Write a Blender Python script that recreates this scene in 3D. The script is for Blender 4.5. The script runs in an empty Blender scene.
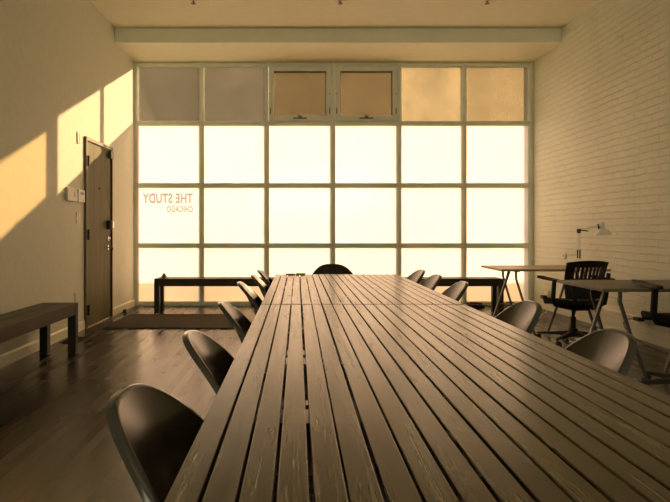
import bpy, bmesh, math, random
from mathutils import Vector, Matrix
random.seed(7)
C = bpy.context.scene.collection
PI = math.pi
F = 610.0; VX = 297.5; VY = 230.3; H = 1.10          # focal length in pixels, vanishing point, eye height

# ------------------------------------------------------------------ materials
def new_mat(name):
    m = bpy.data.materials.new(name); m.use_nodes = True
    nt = m.node_tree
    for n in list(nt.nodes): nt.nodes.remove(n)
    out = nt.nodes.new('ShaderNodeOutputMaterial')
    return m, nt, out
def N(nt, typ, **kw):
    n = nt.nodes.new(typ)
    for k, v in kw.items():
        if k in n.inputs.keys(): n.inputs[k].default_value = v
        else: setattr(n, k, v)
    return n
def L(nt, a, b): nt.links.new(a, b)
def ramp(nt, src, stops):
    r = nt.nodes.new('ShaderNodeValToRGB')
    e = r.color_ramp.elements
    while len(e) < len(stops): e.new(0.5)
    for i, (p, c) in enumerate(stops):
        e[i].position = p; e[i].color = (c[0], c[1], c[2], 1)
    L(nt, src, r.inputs['Fac']); return r.outputs['Color']
def coords(nt, scale=(1,1,1), rot=(0,0,0), kind='Object'):
    t = nt.nodes.new('ShaderNodeTexCoord'); m = nt.nodes.new('ShaderNodeMapping')
    m.inputs['Scale'].default_value = scale; m.inputs['Rotation'].default_value = rot
    L(nt, t.outputs[kind], m.inputs['Vector']); return m.outputs['Vector']
def simple(name, col, rough=0.5, metal=0.0, bump=0.0, bscale=60, var=0.08, spec=0.5, coat=0.0):
    m, nt, out = new_mat(name)
    p = N(nt, 'ShaderNodeBsdfPrincipled', Roughness=rough, Metallic=metal)
    p.inputs['Specular IOR Level'].default_value = spec
    p.inputs['Coat Weight'].default_value = coat
    v = coords(nt)
    n = N(nt, 'ShaderNodeTexNoise', Scale=bscale*0.15, Detail=4.0); L(nt, v, n.inputs['Vector'])
    a = [max(0, c*(1-var)) for c in col]; b = [min(1, c*(1+var)) for c in col]
    L(nt, ramp(nt, n.outputs['Fac'], [(0.3, a), (0.7, b)]), p.inputs['Base Color'])
    if bump > 0:
        n2 = N(nt, 'ShaderNodeTexNoise', Scale=bscale, Detail=5.0); L(nt, v, n2.inputs['Vector'])
        bp = N(nt, 'ShaderNodeBump', Strength=bump, Distance=0.004); L(nt, n2.outputs['Fac'], bp.inputs['Height'])
        L(nt, bp.outputs['Normal'], p.inputs['Normal'])
    L(nt, p.outputs[0], out.inputs[0]); return m

def wood(name, dark, light, along='Y', rough=0.42, spec=0.5, island=True, gscale=1.0, smudge=False, bump=0.25, knots=False, coat=0.0):
    m, nt, out = new_mat(name)
    p = N(nt, 'ShaderNodeBsdfPrincipled', Roughness=rough); p.inputs['Specular IOR Level'].default_value = spec
    p.inputs['Specular Tint'].default_value = (1, 0.93, 0.74, 1); p.inputs['Coat Weight'].default_value = coat; p.inputs['Coat Roughness'].default_value = 0.22
    sc = {'X': (0.7, 16, 16), 'Y': (16, 0.7, 16), 'Z': (16, 16, 0.7)}[along]
    t = nt.nodes.new('ShaderNodeTexCoord')
    add = nt.nodes.new('ShaderNodeVectorMath'); add.operation = 'ADD'
    L(nt, t.outputs['Object'], add.inputs[0])
    geo = nt.nodes.new('ShaderNodeNewGeometry')
    if island:
        mul = nt.nodes.new('ShaderNodeVectorMath'); mul.operation = 'MULTIPLY'
        L(nt, geo.outputs['Random Per Island'], mul.inputs[0]); mul.inputs[1].default_value = (13, 29, 17)
        L(nt, mul.outputs[0], add.inputs[1])
    mp = nt.nodes.new('ShaderNodeMapping'); mp.inputs['Scale'].default_value = tuple(s*gscale for s in sc)
    L(nt, add.outputs[0], mp.inputs['Vector'])
    n = N(nt, 'ShaderNodeTexNoise', Scale=1.6, Detail=8.0, Roughness=0.62, Distortion=1.1); L(nt, mp.outputs[0], n.inputs['Vector'])
    mid = [(a+b)/2 for a, b in zip(dark, light)]
    col = ramp(nt, n.outputs['Fac'], [(0.28, dark), (0.5, mid), (0.72, light)])
    # growth rings
    w = N(nt, 'ShaderNodeTexWave', Scale=1.2, Distortion=7.0, Detail=3.0); w.inputs['Detail Scale'].default_value = 1.2
    w.bands_direction = {'X': 'Z', 'Y': 'X', 'Z': 'X'}[along]
    L(nt, mp.outputs[0], w.inputs['Vector'])
    mx = N(nt, 'ShaderNodeMixRGB', blend_type='MULTIPLY', Fac=0.6); L(nt, col, mx.inputs['Color1'])
    L(nt, ramp(nt, w.outputs['Color'], [(0.0, (0.6,)*3), (0.6, (1,)*3)]), mx.inputs['Color2'])
    cur = mx.outputs[0]
    if knots:
        mk = nt.nodes.new('ShaderNodeMapping'); mk.inputs['Scale'].default_value = (9, 2.6, 1); L(nt, add.outputs[0], mk.inputs['Vector'])
        vo = N(nt, 'ShaderNodeTexVoronoi', Scale=1.0); vo.voronoi_dimensions = '2D'; L(nt, mk.outputs[0], vo.inputs['Vector'])
        kc = ramp(nt, vo.outputs['Distance'], [(0.05, (0.35,)*3), (0.10, (0.75,)*3), (0.16, (0.6,)*3), (0.22, (1.0,)*3)])
        mk2 = N(nt, 'ShaderNodeMixRGB', blend_type='MULTIPLY', Fac=1.0); L(nt, cur, mk2.inputs['Color1']); L(nt, kc, mk2.inputs['Color2']); cur = mk2.outputs[0]
    if island:
        mr = N(nt, 'ShaderNodeMapRange'); mr.inputs['To Min'].default_value = 0.72; mr.inputs['To Max'].default_value = 1.2
        L(nt, geo.outputs['Random Per Island'], mr.inputs['Value'])
        m2 = N(nt, 'ShaderNodeMixRGB', blend_type='MULTIPLY', Fac=1.0); L(nt, cur, m2.inputs['Color1']); L(nt, mr.outputs[0], m2.inputs['Color2'])
        cur = m2.outputs[0]
    if smudge:
        v = coords(nt, (5, 2.2, 1))
        s = N(nt, 'ShaderNodeTexNoise', Scale=2.3, Detail=5.0, Roughness=0.7); L(nt, v, s.inputs['Vector'])
        sm = ramp(nt, s.outputs['Fac'], [(0.68, (0,0,0)), (0.80, (0.30,)*3)])
        m3 = N(nt, 'ShaderNodeMixRGB'); L(nt, sm, m3.inputs['Fac']); L(nt, cur, m3.inputs['Color1']); m3.inputs['Color2'].default_value = (0.30, 0.27, 0.22, 1)
        cur = m3.outputs[0]
    L(nt, cur, p.inputs['Base Color'])
    rr = N(nt, 'ShaderNodeMapRange'); rr.inputs['To Min'].default_value = rough-0.07; rr.inputs['To Max'].default_value = rough+0.1
    L(nt, n.outputs['Fac'], rr.inputs['Value']); L(nt, rr.outputs[0], p.inputs['Roughness'])
    bp = N(nt, 'ShaderNodeBump', Strength=bump, Distance=0.002); L(nt, n.outputs['Fac'], bp.inputs['Height']); L(nt, bp.outputs['Normal'], p.inputs['Normal'])
    L(nt, p.outputs[0], out.inputs[0]); return m

def floor_mat():
    m, nt, out = new_mat('dark_floorboards')
    p = N(nt, 'ShaderNodeBsdfPrincipled', Roughness=0.3); p.inputs['Specular IOR Level'].default_value = 0.32; p.inputs['Specular Tint'].default_value = (1, 0.92, 0.70, 1)
    t = nt.nodes.new('ShaderNodeTexCoord'); mp = nt.nodes.new('ShaderNodeMapping'); mp.inputs['Rotation'].default_value = (0, 0, PI/2)
    L(nt, t.outputs['Object'], mp.inputs['Vector'])
    b = N(nt, 'ShaderNodeTexBrick', Scale=1.0); b.inputs['Brick Width'].default_value = 0.9; b.inputs['Row Height'].default_value = 0.057
    b.inputs['Mortar Size'].default_value = 0.002; b.inputs['Mortar Smooth'].default_value = 0.3
    b.inputs['Color1'].default_value = (0.012, 0.008, 0.003, 1); b.inputs['Color2'].default_value = (0.036, 0.026, 0.011, 1); b.inputs['Mortar'].default_value = (0.006, 0.004, 0.002, 1)
    L(nt, mp.outputs[0], b.inputs['Vector'])
    v2 = coords(nt, (30, 1.2, 1)); n = N(nt, 'ShaderNodeTexNoise', Scale=2.0, Detail=7.0, Roughness=0.65); L(nt, v2, n.inputs['Vector'])
    mx = N(nt, 'ShaderNodeMixRGB', blend_type='MULTIPLY', Fac=0.7); L(nt, b.outputs['Color'], mx.inputs['Color1'])
    L(nt, ramp(nt, n.outputs['Fac'], [(0.3, (0.6,)*3), (0.7, (1.25,)*3)]), mx.inputs['Color2'])
    v3 = coords(nt, (90, 2.2, 1)); s = N(nt, 'ShaderNodeTexNoise', Scale=1.4, Detail=3.0, Roughness=0.5); L(nt, v3, s.inputs['Vector'])
    sc = ramp(nt, s.outputs['Fac'], [(0.70, (0,0,0)), (0.76, (0.5,)*3)])
    m3 = N(nt, 'ShaderNodeMixRGB'); L(nt, sc, m3.inputs['Fac']); L(nt, mx.outputs[0], m3.inputs['Color1']); m3.inputs['Color2'].default_value = (0.20, 0.15, 0.08, 1)
    L(nt, m3.outputs[0], p.inputs['Base Color'])
    v4 = coords(nt, (3, 1.5, 1)); r = N(nt, 'ShaderNodeTexNoise', Scale=1.6, Detail=5.0); L(nt, v4, r.inputs['Vector'])
    mr = N(nt, 'ShaderNodeMapRange'); mr.inputs['From Min'].default_value = 0.3; mr.inputs['From Max'].default_value = 0.7
    mr.inputs['To Min'].default_value = 0.16; mr.inputs['To Max'].default_value = 0.19
    L(nt, r.outputs['Fac'], mr.inputs['Value'])
    bw = N(nt, 'ShaderNodeRGBToBW'); L(nt, b.outputs['Color'], bw.inputs[0])
    ma = N(nt, 'ShaderNodeMath', operation='MULTIPLY_ADD'); L(nt, bw.outputs[0], ma.inputs[0]); ma.inputs[1].default_value = 4.5; L(nt, mr.outputs[0], ma.inputs[2]); L(nt, ma.outputs[0], p.inputs['Roughness'])
    bp = N(nt, 'ShaderNodeBump', Strength=0.9, Distance=0.0012); L(nt, b.outputs['Fac'], bp.inputs['Height']); bp.invert = True
    L(nt, bp.outputs['Normal'], p.inputs['Normal'])
    L(nt, p.outputs[0], out.inputs[0]); return m

def brick_mat():
    m, nt, out = new_mat('painted_brick')
    p = N(nt, 'ShaderNodeBsdfPrincipled', Roughness=0.55)
    t = nt.nodes.new('ShaderNodeTexCoord'); s = nt.nodes.new('ShaderNodeSeparateXYZ'); c = nt.nodes.new('ShaderNodeCombineXYZ')
    L(nt, t.outputs['Object'], s.inputs[0]); L(nt, s.outputs['Y'], c.inputs['X']); L(nt, s.outputs['Z'], c.inputs['Y'])
    nz = N(nt, 'ShaderNodeTexNoise', Scale=5.0, Detail=3.0); L(nt, c.outputs[0], nz.inputs['Vector'])
    sub = nt.nodes.new('ShaderNodeVectorMath'); sub.operation = 'SUBTRACT'; L(nt, nz.outputs['Color'], sub.inputs[0]); sub.inputs[1].default_value = (.5, .5, .5)
    scl = nt.nodes.new('ShaderNodeVectorMath'); scl.operation = 'SCALE'; L(nt, sub.outputs[0], scl.inputs[0]); scl.inputs['Scale'].default_value = 0.026
    add = nt.nodes.new('ShaderNodeVectorMath'); add.operation = 'ADD'; L(nt, c.outputs[0], add.inputs[0]); L(nt, scl.outputs[0], add.inputs[1])
    b = N(nt, 'ShaderNodeTexBrick', Scale=1.0); b.inputs['Brick Width'].default_value = 0.215; b.inputs['Row Height'].default_value = 0.072
    b.inputs['Mortar Size'].default_value = 0.007; b.inputs['Mortar Smooth'].default_value = 0.8
    b.inputs['Color1'].default_value = (0.2,)*3+(1,); b.inputs['Color2'].default_value = (1,)*3+(1,); b.inputs['Mortar'].default_value = (0.5,)*3+(1,)
    L(nt, add.outputs[0], b.inputs['Vector'])
    n1 = N(nt, 'ShaderNodeTexNoise', Scale=1.1, Detail=6.0, Roughness=0.6); L(nt, c.outputs[0], n1.inputs['Vector'])
    base = ramp(nt, n1.outputs['Fac'], [(0.3, (0.59, 0.61, 0.50)), (0.7, (0.68, 0.70, 0.58))])
    mm = N(nt, 'ShaderNodeMath', operation='MULTIPLY'); L(nt, b.outputs['Fac'], mm.inputs[0])
    n3 = N(nt, 'ShaderNodeTexNoise', Scale=2.5, Detail=4.0); L(nt, c.outputs[0], n3.inputs['Vector'])
    g = ramp(nt, n3.outputs['Fac'], [(0.45, (0.0,)*3), (0.75, (0.35,)*3)]); L(nt, g, mm.inputs[1])
    mx = N(nt, 'ShaderNodeMixRGB'); L(nt, mm.outputs[0], mx.inputs['Fac']); L(nt, base, mx.inputs['Color1']); mx.inputs['Color2'].default_value = (0.36, 0.31, 0.21, 1)
    n5 = N(nt, 'ShaderNodeTexNoise', Scale=9.0, Detail=7.0, Roughness=0.75); L(nt, c.outputs[0], n5.inputs['Vector'])
    chip = ramp(nt, n5.outputs['Fac'], [(0.60, (0,)*3), (0.70, (0.55,)*3)])
    mc = N(nt, 'ShaderNodeMixRGB'); L(nt, chip, mc.inputs['Fac']); L(nt, mx.outputs[0], mc.inputs['Color1']); mc.inputs['Color2'].default_value = (0.40, 0.36, 0.26, 1)
    L(nt, mc.outputs[0], p.inputs['Base Color'])
    n2 = N(nt, 'ShaderNodeTexNoise', Scale=22.0, Detail=6.0, Roughness=0.7); L(nt, c.outputs[0], n2.inputs['Vector'])
    bp = N(nt, 'ShaderNodeBump', Strength=0.8, Distance=0.006); L(nt, b.outputs['Fac'], bp.inputs['Height']); bp.invert = True
    bp2 = N(nt, 'ShaderNodeBump', Strength=0.7, Distance=0.012); L(nt, n2.outputs['Fac'], bp2.inputs['Height']); L(nt, bp.outputs['Normal'], bp2.inputs['Normal'])
    bp3 = N(nt, 'ShaderNodeBump', Strength=0.3, Distance=0.003); L(nt, b.outputs['Color'], bp3.inputs['Height']); L(nt, bp2.outputs['Normal'], bp3.inputs['Normal'])
    L(nt, bp3.outputs['Normal'], p.inputs['Normal'])
    L(nt, p.outputs[0], out.inputs[0]); return m

def frosted_mat():
    m, nt, out = new_mat('frosted_film_glass')
    v = coords(nt); n = N(nt, 'ShaderNodeTexNoise', Scale=0.7, Detail=3.0); L(nt, v, n.inputs['Vector'])
    tr = N(nt, 'ShaderNodeBsdfTranslucent'); L(nt, ramp(nt, n.outputs['Fac'], [(0.3, (0.88, 0.81, 0.77)), (0.7, (0.92, 0.85, 0.81))]), tr.inputs['Color'])
    gl = N(nt, 'ShaderNodeBsdfGlossy', Roughness=0.15); gl.inputs['Color'].default_value = (1, 1, 1, 1)
    df = N(nt, 'ShaderNodeBsdfDiffuse'); df.inputs['Color'].default_value = (0.85, 0.82, 0.75, 1)
    m1 = N(nt, 'ShaderNodeMixShader', Fac=0.18); L(nt, tr.outputs[0], m1.inputs[1]); L(nt, df.outputs[0], m1.inputs[2])
    m2 = N(nt, 'ShaderNodeMixShader', Fac=0.03); L(nt, m1.outputs[0], m2.inputs[1]); L(nt, gl.outputs[0], m2.inputs[2])
    L(nt, m2.outputs[0], out.inputs[0]); return m

def dirty_mat(name, dust_sun, tint=(0.9, 0.86, 0.78), clear=(0.86, 0.84, 0.78)):
    m, nt, out = new_mat(name)
    v = coords(nt, (1, 1, 1)); n = N(nt, 'ShaderNodeTexNoise', Scale=1.8, Detail=3.0, Roughness=0.6); L(nt, v, n.inputs['Vector'])
    v2 = coords(nt, (60, 60, 14)); n2 = N(nt, 'ShaderNodeTexNoise', Scale=1.5, Detail=6.0, Roughness=0.7); L(nt, v2, n2.inputs['Vector'])
    a = N(nt, 'ShaderNodeMath', operation='MULTIPLY'); L(nt, n.outputs['Fac'], a.inputs[0]); a.inputs[1].default_value = dust_sun*1.3
    st = ramp(nt, n2.outputs['Fac'], [(0.36, (0,)*3), (0.74, (1,)*3)]); b = N(nt, 'ShaderNodeMath', operation='MULTIPLY'); L(nt, st, b.inputs[0]); b.inputs[1].default_value = min(0.09, dust_sun*0.8)
    s = N(nt, 'ShaderNodeMath', operation='ADD', use_clamp=True); L(nt, a.outputs[0], s.inputs[0]); L(nt, b.outputs[0], s.inputs[1])
    tp = N(nt, 'ShaderNodeBsdfTransparent'); tp.inputs['Color'].default_value = clear + (1,)
    tr = N(nt, 'ShaderNodeBsdfTranslucent'); tr.inputs['Color'].default_value = tint + (1,)
    df = N(nt, 'ShaderNodeBsdfDiffuse'); df.inputs['Color'].default_value = (0.5, 0.45, 0.36, 1)
    m0 = N(nt, 'ShaderNodeMixShader', Fac=0.4); L(nt, tr.outputs[0], m0.inputs[1]); L(nt, df.outputs[0], m0.inputs[2])
    m1 = N(nt, 'ShaderNodeMixShader'); L(nt, s.outputs[0], m1.inputs[0]); L(nt, tp.outputs[0], m1.inputs[1]); L(nt, m0.outputs[0], m1.inputs[2])
    gl = N(nt, 'ShaderNodeBsdfGlossy', Roughness=0.05)
    m2 = N(nt, 'ShaderNodeMixShader', Fac=0.05); L(nt, m1.outputs[0], m2.inputs[1]); L(nt, gl.outputs[0], m2.inputs[2])
    L(nt, m2.outputs[0], out.inputs[0]); return m

M = dict(
    plaster=simple('warm_white_plaster', (0.65, 0.645, 0.51), 0.7, bump=0.12, bscale=90, var=0.03),
    ceiling=simple('ceiling_paint', (0.69, 0.66, 0.48), 0.7, bump=0.08, bscale=60, var=0.02),
    green=simple('sage_grey_paint', (0.70, 0.73, 0.62), 0.45, var=0.04),
    beam=simple('pale_sage_paint', (0.78, 0.79, 0.63), 0.6, var=0.02),
    base=simple('baseboard_paint', (0.78, 0.75, 0.55), 0.45, var=0.03),
    table=wood('grey_brown_stained_pine', (0.006, 0.005, 0.002), (0.125, 0.097, 0.044), 'Y', rough=0.24, spec=0.45, smudge=True, gscale=2.0, knots=True, bump=0.09),
    under=simple('dark_stained_underframe', (0.03, 0.025, 0.018), 0.6),
    bench=wood('black_stained_bench_wood', (0.030, 0.024, 0.016), (0.075, 0.06, 0.04), 'Y', rough=0.42),
    benchx=wood('black_stained_bench_wood_cross', (0.028, 0.023, 0.012), (0.070, 0.057, 0.028), 'X', rough=0.48, spec=0.3),
    benchleg=simple('black_stained_leg', (0.022, 0.018, 0.013), 0.5),
    door=wood('olive_brown_door_veneer', (0.095, 0.088, 0.036), (0.175, 0.158, 0.060), 'Z', rough=0.6, spec=0.2, island=False, gscale=0.7, bump=0.1),
    doorframe=simple('dark_door_frame', (0.14, 0.115, 0.055), 0.5),
    shell=simple('charcoal_moulded_plastic', (0.022, 0.017, 0.009), 0.25, var=0.05, spec=0.5),
    rim=simple('charcoal_rolled_rim', (0.045, 0.045, 0.04), 0.14, var=0.03, spec=0.6),
    chrome=simple('chrome', (0.7, 0.68, 0.63), 0.18, metal=1.0, var=0.02),
    brass=simple('worn_steel', (0.6, 0.55, 0.45), 0.25, metal=1.0, var=0.05),
    black=simple('black_plastic', (0.010, 0.009, 0.007), 0.5, var=0.05, spec=0.3),
    mesh=simple('black_seat_fabric', (0.018, 0.016, 0.013), 0.8, bump=0.3, bscale=300),
    desk=wood('warm_desk_top', (0.30, 0.21, 0.11), (0.42, 0.31, 0.17), 'X', rough=0.4, island=False),
    desk2=wood('grey_desk_top', (0.13, 0.11, 0.07), (0.20, 0.165, 0.11), 'X', rough=0.45, island=False),
    steel=simple('dark_grey_steel', (0.065, 0.065, 0.06), 0.4, metal=0.3),
    white=simple('white_enamel', (0.78, 0.80, 0.76), 0.35, var=0.02),
    ivory=simple('ivory_plastic', (0.66, 0.63, 0.52), 0.4, var=0.02),
    grey=simple('grey_display', (0.20, 0.20, 0.17), 0.3),
    navy=simple('navy_glass', (0.012, 0.016, 0.045), 0.15),
    tan=simple('grey_leather', (0.22, 0.19, 0.14), 0.6),
    moss=simple('olive_green', (0.16, 0.15, 0.05), 0.7),
    vinyl=simple('brown_vinyl', (0.30, 0.20, 0.12), 0.6),
    facade=simple('street_facade', (0.060, 0.055, 0.038), 0.9, bscale=6, var=0.15),
    ground=simple('pavement', (0.45, 0.38, 0.28), 0.9, bscale=10, var=0.1),
    kerb=simple('planter_concrete', (0.42, 0.34, 0.24), 0.9),
    floor=floor_mat(), brick=brick_mat(), frosted=frosted_mat(),
)
def rug_mat():
    m, nt, out = new_mat('coir_mat')
    p = N(nt, 'ShaderNodeBsdfPrincipled', Roughness=0.95); p.inputs['Specular IOR Level'].default_value = 0.15
    v = coords(nt, (1, 1, 1)); n = N(nt, 'ShaderNodeTexNoise', Scale=140.0, Detail=4.0); L(nt, v, n.inputs['Vector'])
    L(nt, ramp(nt, n.outputs['Fac'], [(0.3, (0.035, 0.028, 0.017)), (0.7, (0.10, 0.08, 0.05))]), p.inputs['Base Color'])
    bp = N(nt, 'ShaderNodeBump', Strength=0.8, Distance=0.004); L(nt, n.outputs['Fac'], bp.inputs['Height']); L(nt, bp.outputs['Normal'], p.inputs['Normal'])
    L(nt, p.outputs[0], out.inputs[0]); return m
M['rug'] = rug_mat()
def shade_sheet_mat():  # tint of the added sheet that dims the bottom panes
    m, nt, out = new_mat('tinted_shade_sheet')
    v = coords(nt); n = N(nt, 'ShaderNodeTexNoise', Scale=2.0); L(nt, v, n.inputs['Vector'])
    tp = N(nt, 'ShaderNodeBsdfTransparent'); L(nt, ramp(nt, n.outputs['Fac'], [(0.3, (0.60, 0.53, 0.33)), (0.7, (0.68, 0.60, 0.40))]), tp.inputs['Color'])
    gl = N(nt, 'ShaderNodeBsdfGlossy', Roughness=0.05)
    mx = N(nt, 'ShaderNodeMixShader', Fac=0.05); L(nt, tp.outputs[0], mx.inputs[1]); L(nt, gl.outputs[0], mx.inputs[2]); L(nt, mx.outputs[0], out.inputs[0]); return m
M['shade_sheet'] = shade_sheet_mat()
def vinyl_mat():
    m, nt, out = new_mat('lettering_vinyl')
    v = coords(nt); n = N(nt, 'ShaderNodeTexNoise', Scale=3.0); L(nt, v, n.inputs['Vector'])
    tr = N(nt, 'ShaderNodeBsdfTranslucent'); L(nt, ramp(nt, n.outputs['Fac'], [(0.3, (0.27, 0.29, 0.38)), (0.7, (0.30, 0.32, 0.42))]), tr.inputs['Color'])
    L(nt, tr.outputs[0], out.inputs[0]); return m
M['vinyl'] = vinyl_mat()

# ------------------------------------------------------------------ mesh helpers
class MB:
    def __init__(s): s.bm = bmesh.new()
    def box(s, x0, x1, y0, y1, z0, z1, mat=None):
        v = [s.bm.verts.new(p) for p in [(x0,y0,z0),(x1,y0,z0),(x1,y1,z0),(x0,y1,z0),(x0,y0,z1),(x1,y0,z1),(x1,y1,z1),(x0,y1,z1)]]
        if mat is not None:
            for q in v: q.co = mat @ q.co
        for f in [(0,3,2,1),(4,5,6,7),(0,1,5,4),(1,2,6,5),(2,3,7,6),(3,0,4,7)]: s.bm.faces.new([v[i] for i in f])
        return s
    def ring_sweep(s, rings, closed=False, caps=True):
        n = len(rings[0]); vs = [[s.bm.verts.new(p) for p in r] for r in rings]
        m = len(vs)
        for i in range(m if closed else m-1):
            a, b = vs[i], vs[(i+1) % m]
            for j in range(n): s.bm.faces.new([a[j], a[(j+1) % n], b[(j+1) % n], b[j]])
        if caps and not closed:
            s.bm.faces.new(vs[0][::-1]); s.bm.faces.new(vs[-1])
        return s
    def tube(s, pts, r, seg=12, closed=False, flat=1.0):
        pts = [Vector(p) for p in pts]; rings = []; m = len(pts); up = None
        for i, p in enumerate(pts):
            if closed: t = (pts[(i+1) % m]-pts[i-1]).normalized()
            else: t = (pts[min(i+1, m-1)]-pts[max(i-1, 0)]).normalized()
            if up is None:
                up = Vector((0, 0, 1)) if abs(t.z) < 0.9 else Vector((0, 1, 0))
            a = (up - t*up.dot(t))
            if a.length < 1e-4: a = Vector((1, 0, 0)) - t*t.x
            a.normalize(); b = t.cross(a); up = a
            rr = r[i] if isinstance(r, (list, tuple)) else r
            rings.append([p + a*math.cos(2*PI*k/seg)*rr + b*math.sin(2*PI*k/seg)*rr*flat for k in range(seg)])
        return s.ring_sweep(rings, closed)
    def bar(s, p0, p1, w, d, side=(0, 1, 0)):      # rectangular bar
        p0 = Vector(p0); p1 = Vector(p1); t = (p1-p0).normalized(); a = Vector(side); a = (a - t*a.dot(t)).normalized(); b = t.cross(a)
        return s.ring_sweep([[p + a*x*d/2 + b*y*w/2 for x, y in ((-1,-1),(1,-1),(1,1),(-1,1))] for p in (p0, p1)])
    def bars(s, pts, w, d, side=(0, 1, 0)):
        pts = [Vector(p) for p in pts]; rings = []
        for i, p in enumerate(pts):
            t = (pts[min(i+1, len(pts)-1)]-pts[max(i-1, 0)]).normalized(); a = Vector(side); a = (a - t*a.dot(t)).normalized(); b = t.cross(a)
            rings.append([p + a*x*d/2 + b*y*w/2 for x, y in ((-1,-1),(1,-1),(1,1),(-1,1))])
        return s.ring_sweep(rings)
    def lathe(s, prof, origin=(0,0,0), axis='Z', seg=24, mat=None):
        rings = []
        for r, h in prof:
            ring = []
            for k in range(seg):
                a = 2*PI*k/seg; c, d = math.cos(a)*max(r, 1e-4), math.sin(a)*max(r, 1e-4)
                p = {'Z': Vector((c, d, h)), 'X': Vector((h, c, d)), 'Y': Vector((d, h, c))}[axis] + Vector(origin)
                ring.append(mat @ p if mat is not None else p)
            rings.append(ring)
        return s.ring_sweep(rings)
    def build(s, name, mat, parent=None, bevel=0.0, smooth=False, loc=None):
        bmesh.ops.recalc_face_normals(s.bm, faces=s.bm.faces[:])
        me = bpy.data.meshes.new(name); s.bm.to_mesh(me); s.bm.free()
        o = bpy.data.objects.new(name, me); C.objects.link(o); me.materials.append(mat)
        if parent: o.parent = parent
        if loc: o.location = loc
        if smooth:
            for p in me.polygons: p.use_smooth = True
            me.set_sharp_from_angle(angle=math.radians(40))
        if bevel > 0:
            b = o.modifiers.new('bevel', 'BEVEL'); b.width = bevel; b.segments = 2; b.limit_method = 'ANGLE'
        return o
def tag(o, label, cat, group=None):
    o['label'] = label; o['category'] = cat
    if group: o['group'] = group
    return o
def struct(o): o['kind'] = 'structure'; return o
def thing(name, loc, label, cat, group=None, rz=0):
    o = bpy.data.objects.new(name, None); C.objects.link(o); o.location = loc; o.rotation_euler = (0, 0, rz); o.empty_display_size = 0.1
    return tag(o, label, cat, group)
def copy_tree(o, parent=None):
    c = o.copy(); C.objects.link(c)
    if parent: c.parent = parent
    for ch in list(o.children): copy_tree(ch, c)
    return c

# ------------------------------------------------------------------ room shell
XL, XR, YB, YF, ZC, ZS, YS = -2.38, 3.44, -2.6, 8.92, 3.73, 3.55, 7.95
struct(MB().box(XL-0.2, XR+0.2, YB-0.2, YF+0.1, -0.15, 0).build('floor', M['floor']))
struct(MB().box(XL-0.2, XR+0.2, YB-0.2, YF+0.25, ZC, ZC+0.25).build('ceiling', M['ceiling']))
struct(MB().box(XL-0.2, XL, YB-0.2, YF+0.12, 0, ZC).build('wall_left', M['plaster']))
struct(MB().box(XR, XR+0.25, YB-0.2, YF+0.20, 0, ZC).build('wall_right', M['brick']))
wb_ = MB(); BX0, BX1, BZ0, BZ1 = -1.5, 2.6, 1.9, 3.3
wb_.box(XL, XR, YB-0.2, YB, 0, BZ0).box(XL, XR, YB-0.2, YB, BZ1, ZC).box(XL, BX0, YB-0.2, YB, BZ0, BZ1).box(BX1, XR, YB-0.2, YB, BZ0, BZ1)
struct(wb_.build('wall_back', M['plaster']))
w2 = MB(); w2.box(BX0, BX1, YB-0.12, YB-0.04, BZ0, BZ0+0.05).box(BX0, BX1, YB-0.12, YB-0.04, BZ1-0.05, BZ1)  # unseen window, added so daylight fills the room from behind
for k in range(5):
    x_ = BX0+0.025+(BX1-BX0-0.05)*k/4; w2.box(x_-0.025, x_+0.025, YB-0.12, YB-0.04, BZ0+0.05, BZ1-0.05)
w2o = struct(w2.build('window_2_added', M['green']))
MB().box(BX0+0.02, BX1-0.02, YB-0.09, YB-0.086, BZ0+0.03, BZ1-0.03).build('pane', dirty_mat('clear_glass', 0.02), w2o)
struct(MB().box(XL, XR, YF-0.06, YF+0.12, 3.545, ZC).build('wall_front', M['ceiling']))
struct(MB().box(XL, XR, YS+0.02, YF-0.06, ZS, ZC).build('trim_1', M['ceiling']))            # dropped soffit
struct(MB().box(XL, XR, YS, YS+0.02, ZS-0.005, ZC).build('trim_2', M['beam']))           # its sage face board
# baseboards (left wall, broken by the door)
def baseboard(name, y0, y1):
    s = MB(); pr = [(XL, 0), (XL+0.014, 0), (XL+0.014, 0.085), (XL+0.006, 0.10), (XL, 0.10)]
    s.ring_sweep([[Vector((x, y, z)) for x, z in pr] for y in (y0, y1)])
    return struct(s.build(name, M['base']))
baseboard('baseboard_left', YB, 6.79)
baseboard('baseboard_left.001', 7.79, YF-0.03)

# ------------------------------------------------------------------ the window wall
cx = [-2.353, -1.396, -0.446, 0.519, 1.484, 2.434, 3.406]
rz_ = [3.517, 2.661, 1.755, 0.878, 0.028]
win = bpy.data.objects.new('window_1', None); C.objects.link(win); win.location = (0, YF, 0); struct(win)
mw = 0.0235; fr = MB()
for i, x in enumerate(cx):
    x0, x1 = x-mw, x+mw
    if i == 0: x0 = XL
    if i == 6: x1 = XR
    fr.box(x0, x1, -0.045, 0.045, 0, 3.545)
for i, z in enumerate(rz_):
    z0, z1 = z-mw, z+mw
    if i == 4: z0 = 0.0
    for k in range(6):
        fr.box(cx[k]+mw, cx[k+1]-mw, -0.040, 0.040, z0, z1)
fr.build('window_frame', M['green'], win, bevel=0.003)
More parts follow.
